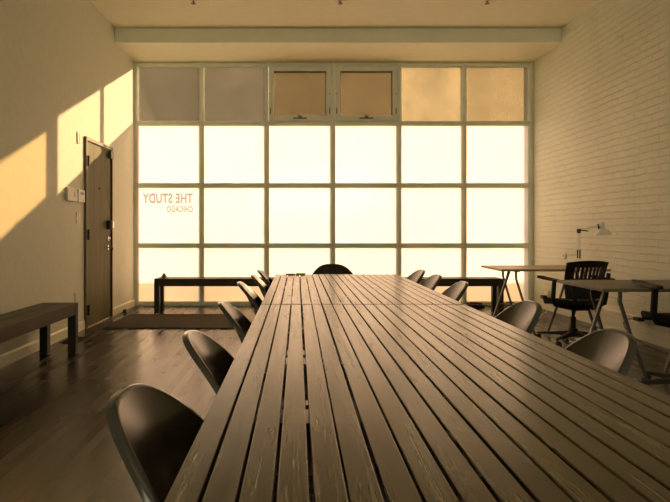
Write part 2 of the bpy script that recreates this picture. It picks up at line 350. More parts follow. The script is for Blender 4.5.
# glazing beads
bd = MB(); g = 0.012
for r in range(4):
    for k in range(6):
        if r == 0 and k in (2, 3): continue
        x0, x1, z0, z1 = cx[k]+mw, cx[k+1]-mw, rz_[r+1]+mw, rz_[r]-mw
        bd.box(x0, x1, -0.018, -0.006, z0, z0+g).box(x0, x1, -0.018, -0.006, z1-g, z1)
        bd.box(x0, x0+g, -0.018, -0.006, z0+g, z1-g).box(x1-g, x1, -0.018, -0.006, z0+g, z1-g)
bd.build('glazing_bead', M['green'], win)
dust_sun = [0.05, 0.06, 0.06, 0.07, 0.26, 0.48]  # real dust, raised in the last two for sun glow and blocked sun
tints = [(0.78, 0.68, 0.55), (0.78, 0.68, 0.55), (0.80, 0.66, 0.44), (0.80, 0.66, 0.44), (0.95, 0.78, 0.48), (0.50, 0.40, 0.24)]  # fifth tint carries sun glow, last is darkened to hold back sun
panes = {}
for r in range(4):
    for k in range(6):
        x0, x1, z0, z1 = cx[k]+mw, cx[k+1]-mw, rz_[r+1]+mw, rz_[r]-mw
        if r == 0:
            mt = dirty_mat('dusty_sun_glass_%d' % k, dust_sun[k], tints[k], (0.80, 0.71, 0.55) if k in (2, 3) else (0.86, 0.84, 0.78))
            if k in (2, 3):
                # awning sash with its own frame
                sa = MB(); e = 0.006; w = 0.075
                X0, X1, Z0, Z1 = x0+e, x1-e, z0+e, z1-e
                sa.box(X0, X1, -0.055, 0.03, Z0, Z0+w).box(X0, X1, -0.055, 0.03, Z1-w, Z1)
                sa.box(X0, X0+w, -0.055, 0.03, Z0+w, Z1-w).box(X1-w, X1, -0.055, 0.03, Z0+w, Z1-w)
                s_o = sa.build('awning_sash', M['green'], win, bevel=0.003)
                MB().box(X0+w, X1-w, 0.012, 0.016, Z0+w, Z1-w).build('pane', mt, s_o)
                gk = MB(); a0, a1, b0, b1 = X0+w, X1-w, Z0+w, Z1-w
                gk.box(a0, a1, -0.052, 0.012, b1-0.010, b1).box(a0, a0+0.008, -0.03, 0.012, b0, b1-0.010).box(a1-0.008, a1, -0.052, 0.012, b0, b1-0.010).box(a0+0.008, a1-0.008, -0.01, 0.012, b0, b0+0.006)
                gk.build('gasket', M['under'], s_o)
                h = MB(); xc = (X0+X1)/2
                h.box(xc-0.10, xc+0.10, -0.068, -0.055, Z0+0.030, Z0+0.048)
                h.box(xc-0.035, xc+0.03, -0.082, -0.068, Z0+0.034, Z0+0.062)
                h.bar((xc+0.02, -0.078, Z0+0.05), (xc-0.03, -0.085, Z0+0.095), 0.016, 0.012)
                h.build('window_latch', M['steel'], s_o, bevel=0.002)
                for sx in (X0+0.022, X1-0.022):
                    MB().box(sx-0.007, sx+0.007, -0.064, -0.055, Z0+0.10, Z0+0.19).build('side_catch', M['steel'], s_o, bevel=0.002)
                    MB().lathe([(0.008, 0), (0.008, -0.006), (0.004, -0.009)], (sx, -0.055, (Z0+Z1)/2), 'Y', 10).build('screw', M['steel'], s_o)
                continue
        else:
            mt = M['frosted']
        panes[(r, k)] = MB().box(x0, x1, -0.006, 0.0, z0, z1).build('pane', mt, win)
# reversed lettering on the left pane
def lettering(text, x0, x1, z0, z1, parent):
    cu = bpy.data.curves.new('lettering', 'FONT'); cu.body = text; cu.size = 1.0; cu.extrude = 0.0; cu.offset = 0.045
    cu.space_character = 1.08
    o = bpy.data.objects.new('tmp_text', cu); C.objects.link(o)
    dg = bpy.context.evaluated_depsgraph_get(); me = bpy.data.meshes.new_from_object(o.evaluated_get(dg)); bpy.data.objects.remove(o)
    xs = [v.co.x for v in me.vertices]; ys = [v.co.y for v in me.vertices]
    ax, bx, ay, by = min(xs), max(xs), min(ys), max(ys)
    for v in me.vertices:
        u = (v.co.x-ax)/(bx-ax); w = (v.co.y-ay)/(by-ay)
        v.co = Vector((x1-(x1-x0)*u, -0.0075, z0+(z1-z0)*w))
    me.name = 'window_lettering'; ob = bpy.data.objects.new('window_lettering', me); C.objects.link(ob); me.materials.append(M['vinyl']); ob.parent = parent
    return ob
lettering('THE STUDY', -2.268, -1.528, 1.492, 1.642, panes[(2, 0)])
lettering('CHICAGO', -1.912, -1.528, 1.362, 1.457, panes[(2, 0)])

# ------------------------------------------------------------------ the door
D0, D1, DT = 6.80, 7.78, 2.15
door = bpy.data.objects.new('door_1', None); C.objects.link(door); door.location = (XL, 0, 0); struct(door)
df = MB()
df.box(-0.02, 0.028, D0, D0+0.035, 0, DT).box(-0.02, 0.028, D1-0.035, D1, 0, DT).box(-0.02, 0.028, D0+0.035, D1-0.035, DT-0.04, DT)
df.build('door_frame', M['doorframe'], door, bevel=0.002)
leaf = MB().box(-0.02, 0.010, D0+0.039, D1-0.04, 0.012, DT-0.046).build('door_leaf', M['door'], door, bevel=0.002)
MB().box(0, 0.012, D0+0.035, D1-0.035, 0.0, 0.010).build('threshold', M['brass'], door)
MB().box(0.0, 0.0265, D1-0.0405, D1-0.036, 0.012, DT-0.05).build('door_seal', M['black'], door)
for z in (1.88, 1.05, 0.205):
    h = MB(); h.box(0.010, 0.016, D0+0.036, D0+0.072, z-0.055, z+0.055).box(0.028, 0.033, D0+0.012, D0+0.040, z-0.055, z+0.055); h.lathe([(0.011, -0.058), (0.011, 0.058)], (0.036, D0+0.045, z), 'Z', 10)
    h.build('hinge', M['black'], door)
MB().lathe([(0.012, 0), (0.012, 0.006), (0.006, 0.009)], (0.010, (D0+D1)/2, 1.60), 'X', 14).build('peephole', M['black'], leaf)
MB().box(0.010, 0.05, D1-0.15, D1-0.05, DT-0.15, DT-0.055).build('closer_bracket', M['steel'], leaf, bevel=0.004)
kp = MB().box(0.010, 0.045, D1-0.215, D1-0.125, 1.11, 1.22).build('lock_body', M['black'], leaf, bevel=0.005)
MB().box(0.045, 0.085, D1-0.19, D1-0.13, 1.12, 1.22).build('lock_cover', M['brass'], kp, bevel=0.008)
MB().lathe([(0.03, 0), (0.03, 0.012), (0.018, 0.018), (0.014, 0.03), (0.0, 0.032)], (0.010, D1-0.16, 1.00), 'X', 18).build('deadbolt', M['chrome'], leaf, smooth=True)
MB().lathe([(0.033, 0), (0.033, 0.008), (0.012, 0.014), (0.012, 0.04), (0.026, 0.05), (0.03, 0.065), (0.02, 0.078), (0.0, 0.08)], (0.010, D1-0.16, 0.885), 'X', 20).build('door_knob', M['chrome'], leaf, smooth=True)

# ------------------------------------------------------------------ fittings on the left wall
def wallbox(name, y0, y1, z0, z1, dp, mat, label, cat, group=None):
    t = thing(name, (XL, (y0+y1)/2, (z0+z1)/2), label, cat, group); w = (y1-y0)/2; h = (z1-z0)/2
    return t, w, h
t, w, h = wallbox('thermostat', 6.25, 6.52, 1.405, 1.545, 0.03, None, 'wide ivory thermostat box with dark slider, left of the smaller control box', 'thermostat')
MB().box(0, 0.03, -w, w, -h, h).build('housing', M['ivory'], t, bevel=0.006); MB().box(0.03, 0.033, 0.05, 0.068, -0.022, 0.03).build('slider', M['grey'], t)
t, w, h = wallbox('control_panel', 6.56, 6.76, 1.405, 1.54, 0.03, None, 'smaller ivory control box with small display beside the door frame', 'control panel')
MB().box(0, 0.028, -w, w, -h, h).build('housing', M['ivory'], t, bevel=0.006); MB().box(0.028, 0.031, -0.04, 0.06, 0.015, 0.045).build('display', M['grey'], t)
t, w, h = wallbox('light_switch', 6.55, 6.68, 1.165, 1.295, 0.01, None, 'ivory double light switch below the control boxes beside the door', 'light switch')
MB().box(0, 0.008, -w, w, -h, -0.004).box(0, 0.008, -w, w, 0.004, h).build('wall_plate', M['ivory'], t, bevel=0.002)
for z in (-0.034, 0.034): MB().box(0.008, 0.014, -0.02, 0.02, z-0.012, z+0.012).build('rocker', M['white'], t, bevel=0.002)
t, w, h = wallbox('wall_sensor', 6.575, 6.64, 2.04, 2.165, 0.02, None, 'narrow ivory wall sensor high up left of the door top', 'sensor')
MB().box(0, 0.012, -w, w, -h, h).build('housing', M['ivory'], t, bevel=0.004); MB().box(0.012, 0.014, 0.02, 0.026, -h+0.01, h-0.01).build('slot', M['grey'], t)
t, w, h = wallbox('wall_outlet', 6.50, 6.58, 0.315, 0.435, 0.01, None, 'ivory wall outlet low on the plaster wall above the bench end', 'outlet')
MB().box(0, 0.007, -w, w, -h, h).build('wall_plate', M['ivory'], t, bevel=0.002)
for z in (-0.026, 0.026): MB().box(0.007, 0.014, -0.016, 0.016, z-0.015, z+0.015).build('socket', M['white'], t, bevel=0.003)

t = thing('door_stop', (-2.30, 8.12, 0), 'small dark door stop with metal cap on the floor by the baseboard', 'door stop')
MB().lathe([(0.028, 0), (0.028, 0.012), (0.022, 0.03), (0.022, 0.045)], (0,0,0), 'Z', 18).build('rubber_base', M['black'], t, smooth=True)
MB().lathe([(0.022, 0.045), (0.018, 0.055), (0.0, 0.058)], (0,0,0), 'Z', 18).build('metal_cap', M['chrome'], t, smooth=True)
fv = MB().box(-0.10, 0.10, -0.16, 0.16, 0, 0.006)
for k in range(9): fv.box(-0.08, 0.08, -0.14+k*0.034, -0.128+k*0.034, 0.006, 0.010)
tag(fv.build('floor_vent', M['black'], loc=(-2.22, 6.10, 0.0)), 'black floor register beside the far end of the wall bench', 'vent')

# mat by the door
ru = MB().box(-2.17, -0.70, 6.81, 7.92, 0.0, 0.014)
tag(ru.build('door_mat', M['rug'], bevel=0.004), 'large dark brown entrance mat on the floor in front of the door', 'mat')

# ------------------------------------------------------------------ benches
def bench(length, along, loc, label, group):
    """top of two planks with a gap, aprons and four square legs; long axis X, origin at floor centre"""
    t = thing('bench', loc, label, 'bench', group, rz=(PI/2 if along == 'Y' else 0))
    a = length/2; w = 0.16
    m = M['benchx']
    tp = MB(); tp.box(-a, a, -w, -0.007, 0.425, 0.452).box(-a, a, 0.007, w, 0.425, 0.452); tp.build('seat_top', m, t, bevel=0.002)
    ap = MB(); ap.box(-a+0.07, a-0.07, -w+0.004, -w+0.026, 0.35, 0.425).box(-a+0.07, a-0.07, w-0.026, w-0.004, 0.35, 0.425)
    ap.box(-a+0.004, -a+0.026, -w+0.07, w-0.07, 0.35, 0.425).box(a-0.026, a-0.004, -w+0.07, w-0.07, 0.35, 0.425)
    ap.build('apron', M['benchx'], t, bevel=0.001)
    for sx in (-1, 1):
        for sy in (-1, 1):
            x = sx*(a-0.035); y = sy*(w-0.035)
            MB().box(x-0.035, x+0.035, y-0.035, y+0.035, 0, 0.425).build('leg', M['benchleg'], t, bevel=0.002)
    return t
bench(2.0, 'X', (-0.92, 8.32, 0), 'black slatted bench under the lettered window pane, left of the long table', 'low benches')
bench(2.0, 'X', (1.76, 8.32, 0), 'black slatted bench under the window beside the far desk', 'low benches')
bench(2.0, 'Y', (-2.125, 4.47, 0), 'dark wooden bench along the bare left wall, cut by the photo edge', 'low benches')

# small thing on the left bench
t = thing('pine_cone', (-1.81, 8.27, 0.452), 'tiny olive-green cone ornament on the left end of the window bench', 'ornament')
MB().lathe([(0.02, 0), (0.034, 0.012), (0.030, 0.03), (0.018, 0.05), (0.0, 0.062)], (0,0,0), 'Z', 10).build('core', M['moss'], t)
sc = MB()
for k in range(5):
    for j in range(8):
        a = 2*PI*(j+0.5*(k % 2))/8; r = 0.036-0.006*k; z = 0.008+0.011*k
        sc.bar((math.cos(a)*r*0.6, math.sin(a)*r*0.6, z), (math.cos(a)*r*1.15, math.sin(a)*r*1.15, z+0.012), 0.012, 0.004, side=(0, 0, 1))
sc.build('scales', M['moss'], t)

# ------------------------------------------------------------------ the long slatted table (two tables end to end)
TX0, PITCH, NS = -0.175, 0.0485, 20
TX1 = TX0 + PITCH*NS
def slat_table(y0, y1, label, legs):
    t = thing('slatted_table', ((TX0+TX1)/2, (y0+y1)/2, 0), label, 'table', 'slatted tables set end to end')
    w = (TX1-TX0)/2; l = (y1-y0)/2
    s = MB()
    for i in range(NS):
        x0 = -w + PITCH*i + 0.0026; x1 = x0 + PITCH - 0.0052
        j = random.uniform(-0.0012, 0.0012)
        s.box(x0+j, x1+j, -l+random.uniform(0, 0.003), l-random.uniform(0, 0.003), 0.725+random.uniform(-0.0006, 0), 0.75+random.uniform(-0.0008, 0.0004))
    s.build('tabletop', M['table'], t, bevel=0.002)
    u = MB()
    for y in (-l+0.12, 0, l-0.12): u.box(-w+0.03, w-0.03, y-0.03, y+0.03, 0.685, 0.725)
    for x in (-w+0.05, w-0.05): u.box(x-0.02, x+0.02, -l+0.03, l-0.03, 0.655, 0.685)
    u.build('underframe', M['under'], t)
    for x in (-w+0.05, w-0.05):
        for y in (-l+0.025, l-0.025): MB().box(x-0.025, x+0.025, y-0.025, y+0.025, 0, 0.655 if legs else 0.655).build('leg', M['under'], t, bevel=0.002)
    return t
slat_table(0.47, 2.884, 'nearer long slatted table in grey-brown stained wood, filling the foreground', True)
slat_table(2.896, 4.86, 'farther slatted wooden table, beyond the cross seam, near the windows', True)

ph = thing('mobile_phone', (-0.055, 4.80, 0.7505), 'dark navy phone lying flat on the far end of the table', 'phone')
MB().box(-0.035, 0.035, -0.06, 0.05, 0, 0.010).build('phone_body', M['black'], ph, bevel=0.003)
MB().box(-0.032, 0.032, -0.055, 0.045, 0.010, 0.011).build('screen', M['navy'], ph)
wl = thing('wallet', (0.025, 4.80, 0.7505), 'small grey-tan folded wallet beside the phone on the table end', 'wallet')
MB().box(-0.038, 0.038, -0.05, 0.05, 0, 0.004).box(-0.038, 0.038, -0.05, 0.05, 0.006, 0.010).box(-0.038, -0.034, -0.05, 0.05, 0.004, 0.006).build('cover', M['tan'], wl, bevel=0.001)

# ------------------------------------------------------------------ shell chairs
def catmull(pts, t):
    n = len(pts)-1; x = min(max(t, 0), 1)*n; i = min(int(x), n-1); f = x-i
    p = [pts[max(i-1, 0)], pts[i], pts[i+1], pts[min(i+2, n)]]
    return [0.5*((2*b)+(-a+c)*f+(2*a-5*b+4*c-d)*f*f+(-a+3*b-3*c+d)*f**3) for a, b, c, d in zip(*p)]
PROF = [(0.415, 0.435), (0.36, 0.452), (0.25, 0.438), (0.13, 0.428), (0.05, 0.445), (0.0, 0.50), (-0.03, 0.58), (-0.062, 0.66), (-0.098, 0.735), (-0.135, 0.80)]
WID = [0.185, 0.212, 0.226, 0.230, 0.230, 0.226, 0.222, 0.216]
CUP = [0.0, 0.020, 0.032, 0.040, 0.050, 0.060, 0.060, 0.054, 0.044, 0.030]
def shell_pt(t, u):
    f, z = catmull(PROF, t); f2, z2 = catmull(PROF, min(t+0.005, 1)); f1, z1 = catmull(PROF, max(t-0.005, 0))
    tx, tz = f2-f1, z2-z1; l = math.hypot(tx, tz); tx /= l; tz /= l
    nx, nz = tz, -tx                                           # towards the sitter
    wb = catmull([(w,) for w in WID + [0.212, 0.208]], t)[0]
    t0 = 0.62
    k = 1.0
    if t > t0: k = max(0.0, 1-((t-t0)/(1-t0))**2.15)**(1/2.15)
    if t < 0.06: k *= 1-0.10*((0.06-t)/0.06)**2
    cup = catmull([(c,) for c in CUP], t)[0]
    uu = u*k
    off = cup*abs(uu)**2.0
    return Vector((f+nx*off, wb*uu*0.95, z+nz*off))
def shell_meshes():
    ts = [0.0, 0.012, 0.03, 0.05] + [0.08+0.54*i/26 for i in range(27)] + [0.62+0.38*math.sin(PI/2*i/18) for i in range(1, 18)] + [0.998]
    nu = 24; us = [math.sin(PI/2*(-1+2*j/nu)) for j in range(nu+1)]
    bm = bmesh.new(); grid = [[bm.verts.new(shell_pt(t, u)) for u in us] for t in ts]
    for i in range(len(ts)-1):
        for j in range(nu): bm.faces.new([grid[i][j], grid[i][j+1], grid[i+1][j+1], grid[i+1][j]])
    out = [g_[0].co.copy() for g_ in grid] + [v.co.copy() for v in grid[-1][1:-1]] + [g_[-1].co.copy() for g_ in reversed(grid)] + [v.co.copy() for v in reversed(grid[0][1:-1])]
    return bm, out
def resample(pts, n):
    ps = pts + [pts[0]]; d = [0]
    for a, b in zip(ps, ps[1:]): d.append(d[-1]+(b-a).length)
    o = []; j = 0
    for i in range(n):
        x = d[-1]*i/n
        while d[j+1] < x: j += 1
        f = (x-d[j])/max(d[j+1]-d[j], 1e-9); o.append(ps[j].lerp(ps[j+1], f))
    return o
def profile_frames():
    out = []
    for i in range(61):
        t = i/60; f, z = catmull(PROF, t); f2, z2 = catmull(PROF, min(t+0.01, 1)); f1, z1 = catmull(PROF, max(t-0.01, 0))
        l = math.hypot(f2-f1, z2-z1); nx, nz = (z2-z1)/l, -(f2-f1)/l
        out.append((f, z, nx, nz))
    return out
PF = profile_frames()
def make_shell_chair():
    t = thing('shell_chair', (0, 0, 0), 'x', 'chair')
    bm, out = shell_meshes(); s = MB(); s.bm.free(); s.bm = bm
    o = s.build('seat_shell', M['shell'], t, smooth=True)
    so = o.modifiers.new('solid', 'SOLIDIFY'); so.thickness = 0.007; so.offset = 0
    op = resample(out, 150)
    for _ in range(2): op = [(op[i-1]+op[i]*2+op[(i+1) % len(op)])/4 for i in range(len(op))]
    # rolled flange: leaves the edge outwards and turns back away from the sitter
    n_ = len(op); cen = sum(op, Vector())/n_; rings = []
    nl = []
    for p in op:
        pf = min(PF, key=lambda w: (w[0]-p.x)**2+(w[1]-p.z)**2); nl.append(Vector((pf[2], 0, pf[3])))
    for _ in range(12): nl = [(nl[i-1]+nl[i]*2+nl[(i+1) % n_]).normalized() for i in range(n_)]
    for i, p in enumerate(op):
        tg = (op[(i+1) % n_]-op[i-1]).normalized()
        best = nl[i]
        nrm = (best - tg*best.dot(tg)).normalized(); ow = tg.cross(nrm)
        if i == 0: flip = -1 if ow.dot(p-Vector((0.1, 0, 0.45))) < 0 else 1
        ow = ow*flip
        r_ = 0.010; sec = [(-0.002, 0.0037), (0.003, 0.0030), (r_*0.75, -0.001), (r_*0.95, -0.007), (r_*1.05, -0.014), (r_*0.75, -0.0145), (r_*0.5, -0.007), (-0.007, -0.0048)]
        rings.append([p + ow*a_ + nrm*b_ for a_, b_ in sec])
    MB().ring_sweep(rings, closed=True).build('rolled_rim', M['rim'], t, smooth=True)
    fr = MB(); fr.tube([(0.30, -0.15, 0.405), (0.06, -0.15, 0.405)], 0.009, 10).tube([(0.30, 0.15, 0.405), (0.06, 0.15, 0.405)], 0.009, 10)
    fr.tube([(0.28, -0.15, 0.405), (0.28, 0.15, 0.405)], 0.009, 10).tube([(0.08, -0.15, 0.405), (0.08, 0.15, 0.405)], 0.009, 10)
    fr.build('seat_bracket', M['steel'], t, smooth=True)
    for sx, xt, xb in ((1, 0.29, 0.36), (-1, 0.07, -0.03)):
        for sy in (-1, 1):
            l = MB().tube([(xt, sy*0.15, 0.40), (xb, sy*0.205, 0.012)], 0.0075, 12).build('leg', M['benchleg'], t, smooth=True)
            MB().lathe([(0.014, 0), (0.014, 0.02)], (xb, sy*0.205, 0), 'Z', 12).build('foot_glide', M['black'], l)
    return t
TOP = 0.135
proto = make_shell_chair(); first = True
SG = 'shell chairs around the long table'
def place_shell(x, y, rz, label):
    global first
    o = proto if first else copy_tree(proto); first = False
    o.location = (x, y, 0); o.rotation_euler = (0, 0, rz); o['label'] = label; o['category'] = 'chair'; o['group'] = SG
    return o
left = [(1.12, -0.306, 'charcoal shell chair nearest the camera on the left side of the table'),
        (1.77, -0.300, 'charcoal shell chair, second from the camera on the left side of the table'),
        (2.535, -0.300, 'charcoal shell chair, third from the camera along the left table side'),
        (3.50, -0.318, 'charcoal shell chair, fourth along the left side, just past the table seam'),
        (4.07, -0.285, 'charcoal shell chair, fifth along the left side, next to the farthest one'),
        (4.575, -0.275, 'charcoal shell chair farthest away on the left side, by the window bench')]
for y, xt, lab in left: place_shell(xt-0.012+TOP, y, math.radians(random.uniform(-3, 3)), lab)
right = [(1.80, 0.93, 'charcoal shell chair nearest the camera on the right side of the table'),
         (2.53, 0.955, 'charcoal shell chair, second on the right side, in front of the far desk legs'),
         (3.52, 0.94, 'charcoal shell chair, third from the camera on the right side of the table'),
         (4.08, 0.92, 'charcoal shell chair, fourth on the right side of the table, next to farthest'),
         (4.575, 0.915, 'charcoal shell chair farthest away on the right side of the table')]
for y, xt, lab in right: place_shell(xt+0.018-TOP, y, PI+math.radians(random.uniform(-3, 3)), lab)
place_shell(0.305, 5.36-TOP, -PI/2, 'dark shell chair at the far head of the table, back to the windows')

# ------------------------------------------------------------------ desks on tripod trestles
def trestle(name, x, yc, top, sgn, parent):
    t = MB()
    t.box(x-0.02, x+0.02, yc-0.25, yc+0.25, top-0.012, top)
    for yy in (-0.20, 0.19):
        t.bars([(x, yc+yy, top-0.01), (x, yc+yy, top-0.08), (x+sgn*0.20*0.33, yc+yy*1.03, top-0.30), (x+sgn*0.20, yc+yy*1.12, 0.0)], 0.020, 0.028, side=(0.2, 1, 0))
    t.bar((x, yc-0.01, top-0.01), (x-sgn*0.23, yc-0.01, 0.0), 0.020, 0.028)
    k = 0.40
    A = Vector((x+sgn*0.085, yc-0.21, top-0.36)); B = Vector((x+sgn*0.085, yc+0.20, top-0.36)); Cc = Vector((x-sgn*0.115, yc-0.01, top-0.36))
    t.tube([A, Cc], 0.006, 8).tube([Cc, B], 0.006, 8).tube([A, B], 0.006, 8)
    return t.build(name, M['steel'], parent)
def desk(x0, x1, y0, y1, top, mat, label):
    xc, yc = (x0+x1)/2, (y0+y1)/2
    t = thing('trestle_desk', (xc, yc, 0), label, 'desk', 'trestle desks along the brick wall')
    a, b = (x1-x0)/2, (y1-y0)/2
    MB().box(-a, a, -b, b, top-0.022, top).build('desktop', mat, t, bevel=0.003)
    trestle('trestle', -a+0.19, 0, top-0.022, 1, t)
    trestle('trestle', a-0.20, 0, top-0.022, -1, t)
    return t
desk(1.99, 3.06, 5.95, 6.62, 0.72, M['desk'], 'farther desk with pale wood top and steel legs, beside the windows')
desk(1.99, 3.12, 3.97, 4.68, 0.72, M['desk2'], 'nearer desk with grey top and bent steel legs, by the brick wall')

# ------------------------------------------------------------------ office chairs
def make_office_chair(up, spoke_deg):
    """faces +Y"""
    t = thing('office_chair', (0, 0, 0), 'x', 'office chair')
    base = MB(); cast = []
    for k in range(5):
        a = math.radians(spoke_deg+72*k); d = Vector((math.cos(a), math.sin(a), 0)); s = Vector((-d.y, d.x, 0))
        rings = []
        for r, hw, zb, zt in ((0.02, 0.030, 0.075, 0.125), (0.15, 0.024, 0.078, 0.108), (0.31, 0.016, 0.072, 0.090), (0.335, 0.012, 0.070, 0.084)):
            c = d*r; rings.append([c - s*hw + Vector((0,0,zb)), c + s*hw + Vector((0,0,zb)), c + s*hw*0.7 + Vector((0,0,zt)), c - s*hw*0.7 + Vector((0,0,zt))])
        base.ring_sweep(rings); cast.append((d*0.315, a))
    base.lathe([(0.045, 0.07), (0.045, 0.13), (0.034, 0.15)], seg=20)
    b = base.build('star_base', M['black'], t)
    for p, a in cast:
        c = MB(); mt = Matrix.Translation(p) @ Matrix.Rotation(a+0.8, 4, 'Z')
        for y in (-0.017, 0.017): c.lathe([(0.0, -0.008), (0.026, -0.007), (0.028, 0), (0.026, 0.007), (0.0, 0.008)], (0.012, y, 0.028), 'Y', 16, mat=mt)
        c.box(-0.018, 0.030, -0.008, 0.008, 0.030, 0.062, mat=mt); c.lathe([(0.006, 0.05), (0.006, 0.075)], (0, 0, 0), 'Z', 8, mat=mt)
        c.build('caster', M['black'], b)
    MB().lathe([(0.026, 0.13), (0.026, 0.26), (0.015, 0.262), (0.015, 0.36+up)], seg=18).build('gas_column', M['black'], t, smooth=True)
    me = MB(); me.box(-0.09, 0.09, -0.14, 0.10, 0.335+up, 0.385+up); me.bar((0, -0.12, 0.36+up), (0, -0.25, 0.40+up), 0.09, 0.03, side=(0, 0, 1))
    me.build('tilt_mechanism', M['black'], t, bevel=0.006)
    # seat: waterfall cushion
    st = bmesh.new(); nx, ny = 14, 16; top = []; 
    def seatz(u, v): return 0.435+up - 0.030*max(0, v)**4 - 0.012*(1-u*u)*(1-v*v) + 0.010*abs(u)**3
    def seatp(u, v):
        rx = 0.235*(1-0.10*max(0, -v)**2) ; k = 1.0
        x = rx*u*math.sqrt(1-0.30*v*v); y = 0.01+0.225*v*math.sqrt(1-0.22*u*u)
        return x, y
    gt = [[st.verts.new((*seatp(-1+2*i/nx, -1+2*j/ny), seatz(-1+2*i/nx, -1+2*j/ny))) for i in range(nx+1)] for j in range(ny+1)]
    gb = [[st.verts.new((seatp(-1+2*i/nx, -1+2*j/ny)[0]*0.95, seatp(-1+2*i/nx, -1+2*j/ny)[1]*0.95, seatz(-1+2*i/nx, -1+2*j/ny)-0.045)) for i in range(nx+1)] for j in range(ny+1)]
    for j in range(ny):
        for i in range(nx):
            st.faces.new([gt[j][i], gt[j][i+1], gt[j+1][i+1], gt[j+1][i]]); st.faces.new([gb[j][i], gb[j+1][i], gb[j+1][i+1], gb[j][i+1]])
    for i in range(nx):
        st.faces.new([gt[0][i], gb[0][i], gb[0][i+1], gt[0][i+1]]); st.faces.new([gt[ny][i], gt[ny][i+1], gb[ny][i+1], gb[ny][i]])
    for j in range(ny):
        st.faces.new([gt[j][0], gt[j+1][0], gb[j+1][0], gb[j][0]]); st.faces.new([gt[j][nx], gb[j][nx], gb[j+1][nx], gt[j+1][nx]])
    s = MB(); s.bm.free(); s.bm = st; s.build('seat', M['mesh'], t, smooth=True)
    # backrest: curved, reclined panel, slotted in its upper part
    def bp(u, v, off=0.0):       # v 0 bottom .. 1 top
        hw = 0.190+0.022*v; z = 0.455+up+0.345*v+ (0.018*(1-u*u) if v > 0.99 else 0)
        return Vector((hw*u, -0.215-0.055*v+0.05*u*u-0.028*math.sin(PI*v)*-1-off, z))
    bk = bmesh.new(); cols = 41; vr = [0, .08, .16, .24, .32, .40, .48, .56, .62, .70, .78, .86, .92, 1.0]
    def is_slot(i, v0, v1): return 5 <= i < 36 and (i-5) % 4 >= 2 and v0 >= 0.55 and v1 <= 0.90
    G = [[[bk.verts.new(bp(-1+2*i/cols, v, o)) for i in range(cols+1)] for v in vr] for o in (0.0, 0.014)]
    nr = len(vr)-1
    solid = lambda i, j: 0 <= i < cols and 0 <= j < nr and not is_slot(i, vr[j], vr[j+1])
    for j in range(nr):
        for i in range(cols):
            if not solid(i, j): continue
            a, b_ = G[0], G[1]
            bk.faces.new([a[j][i], a[j][i+1], a[j+1][i+1], a[j+1][i]]); bk.faces.new([b_[j][i], b_[j+1][i], b_[j+1][i+1], b_[j][i+1]])
            if not solid(i-1, j): bk.faces.new([a[j][i], a[j+1][i], b_[j+1][i], b_[j][i]])
            if not solid(i+1, j): bk.faces.new([a[j][i+1], b_[j][i+1], b_[j+1][i+1], a[j+1][i+1]])
            if not solid(i, j-1): bk.faces.new([a[j][i], b_[j][i], b_[j][i+1], a[j][i+1]])
            if not solid(i, j+1): bk.faces.new([a[j+1][i], a[j+1][i+1], b_[j+1][i+1], b_[j+1][i]])
    s = MB(); s.bm.free(); s.bm = bk; s.build('backrest', M['black'], t)
    sp = MB()
    for sx in (-1, 1): sp.bars([(sx*0.05, -0.20, 0.36+up), (sx*0.15, -0.265, 0.42+up), (sx*0.175, -0.262, 0.55+up), (sx*0.19, -0.262, 0.70+up)], 0.03, 0.02, side=(0, 1, 0.2))
    sp.build('back_support', M['black'], t)
    for sx in (-1, 1):
        ar = MB(); ar.bars([(sx*0.09, -0.03, 0.36+up), (sx*0.24, -0.08, 0.39+up), (sx*0.275, -0.10, 0.44+up), (sx*0.28, -0.13, 0.62+up)], 0.034, 0.022, side=(0, 1, 0))
        arm = ar.build('armrest', M['black'], t)
        pd = MB()
        rings = []
        for y, hw, z in ((-0.20, 0.022, 0.628), (-0.16, 0.034, 0.630), (0.0, 0.040, 0.636), (0.09, 0.038, 0.642), (0.13, 0.022, 0.644)):
            rings.append([Vector((sx*0.285-hw, y, z-0.010+up)), Vector((sx*0.285+hw, y, z-0.010+up)), Vector((sx*0.285+hw*0.85, y, z+0.012+up)), Vector((sx*0.285-hw*0.85, y, z+0.012+up))])
        pd.ring_sweep(rings); pd.build('arm_pad', M['black'], arm, bevel=0.004)
    return t
c1 = make_office_chair(0.0, 140)
c1.location = (2.68, 5.93, 0); c1.rotation_euler = (0, 0, math.radians(9))
tag(c1, 'black office chair with slotted back pulled up to the farther desk', 'office chair', 'office chairs at the desks')
c2 = make_office_chair(0.105, 108)
c2.location = (2.60, 4.07, 0); c2.rotation_euler = (0, 0, math.radians(-2))
tag(c2, 'black office chair cut by the right photo edge, armrest over the nearer desk', 'office chair', 'office chairs at the desks')

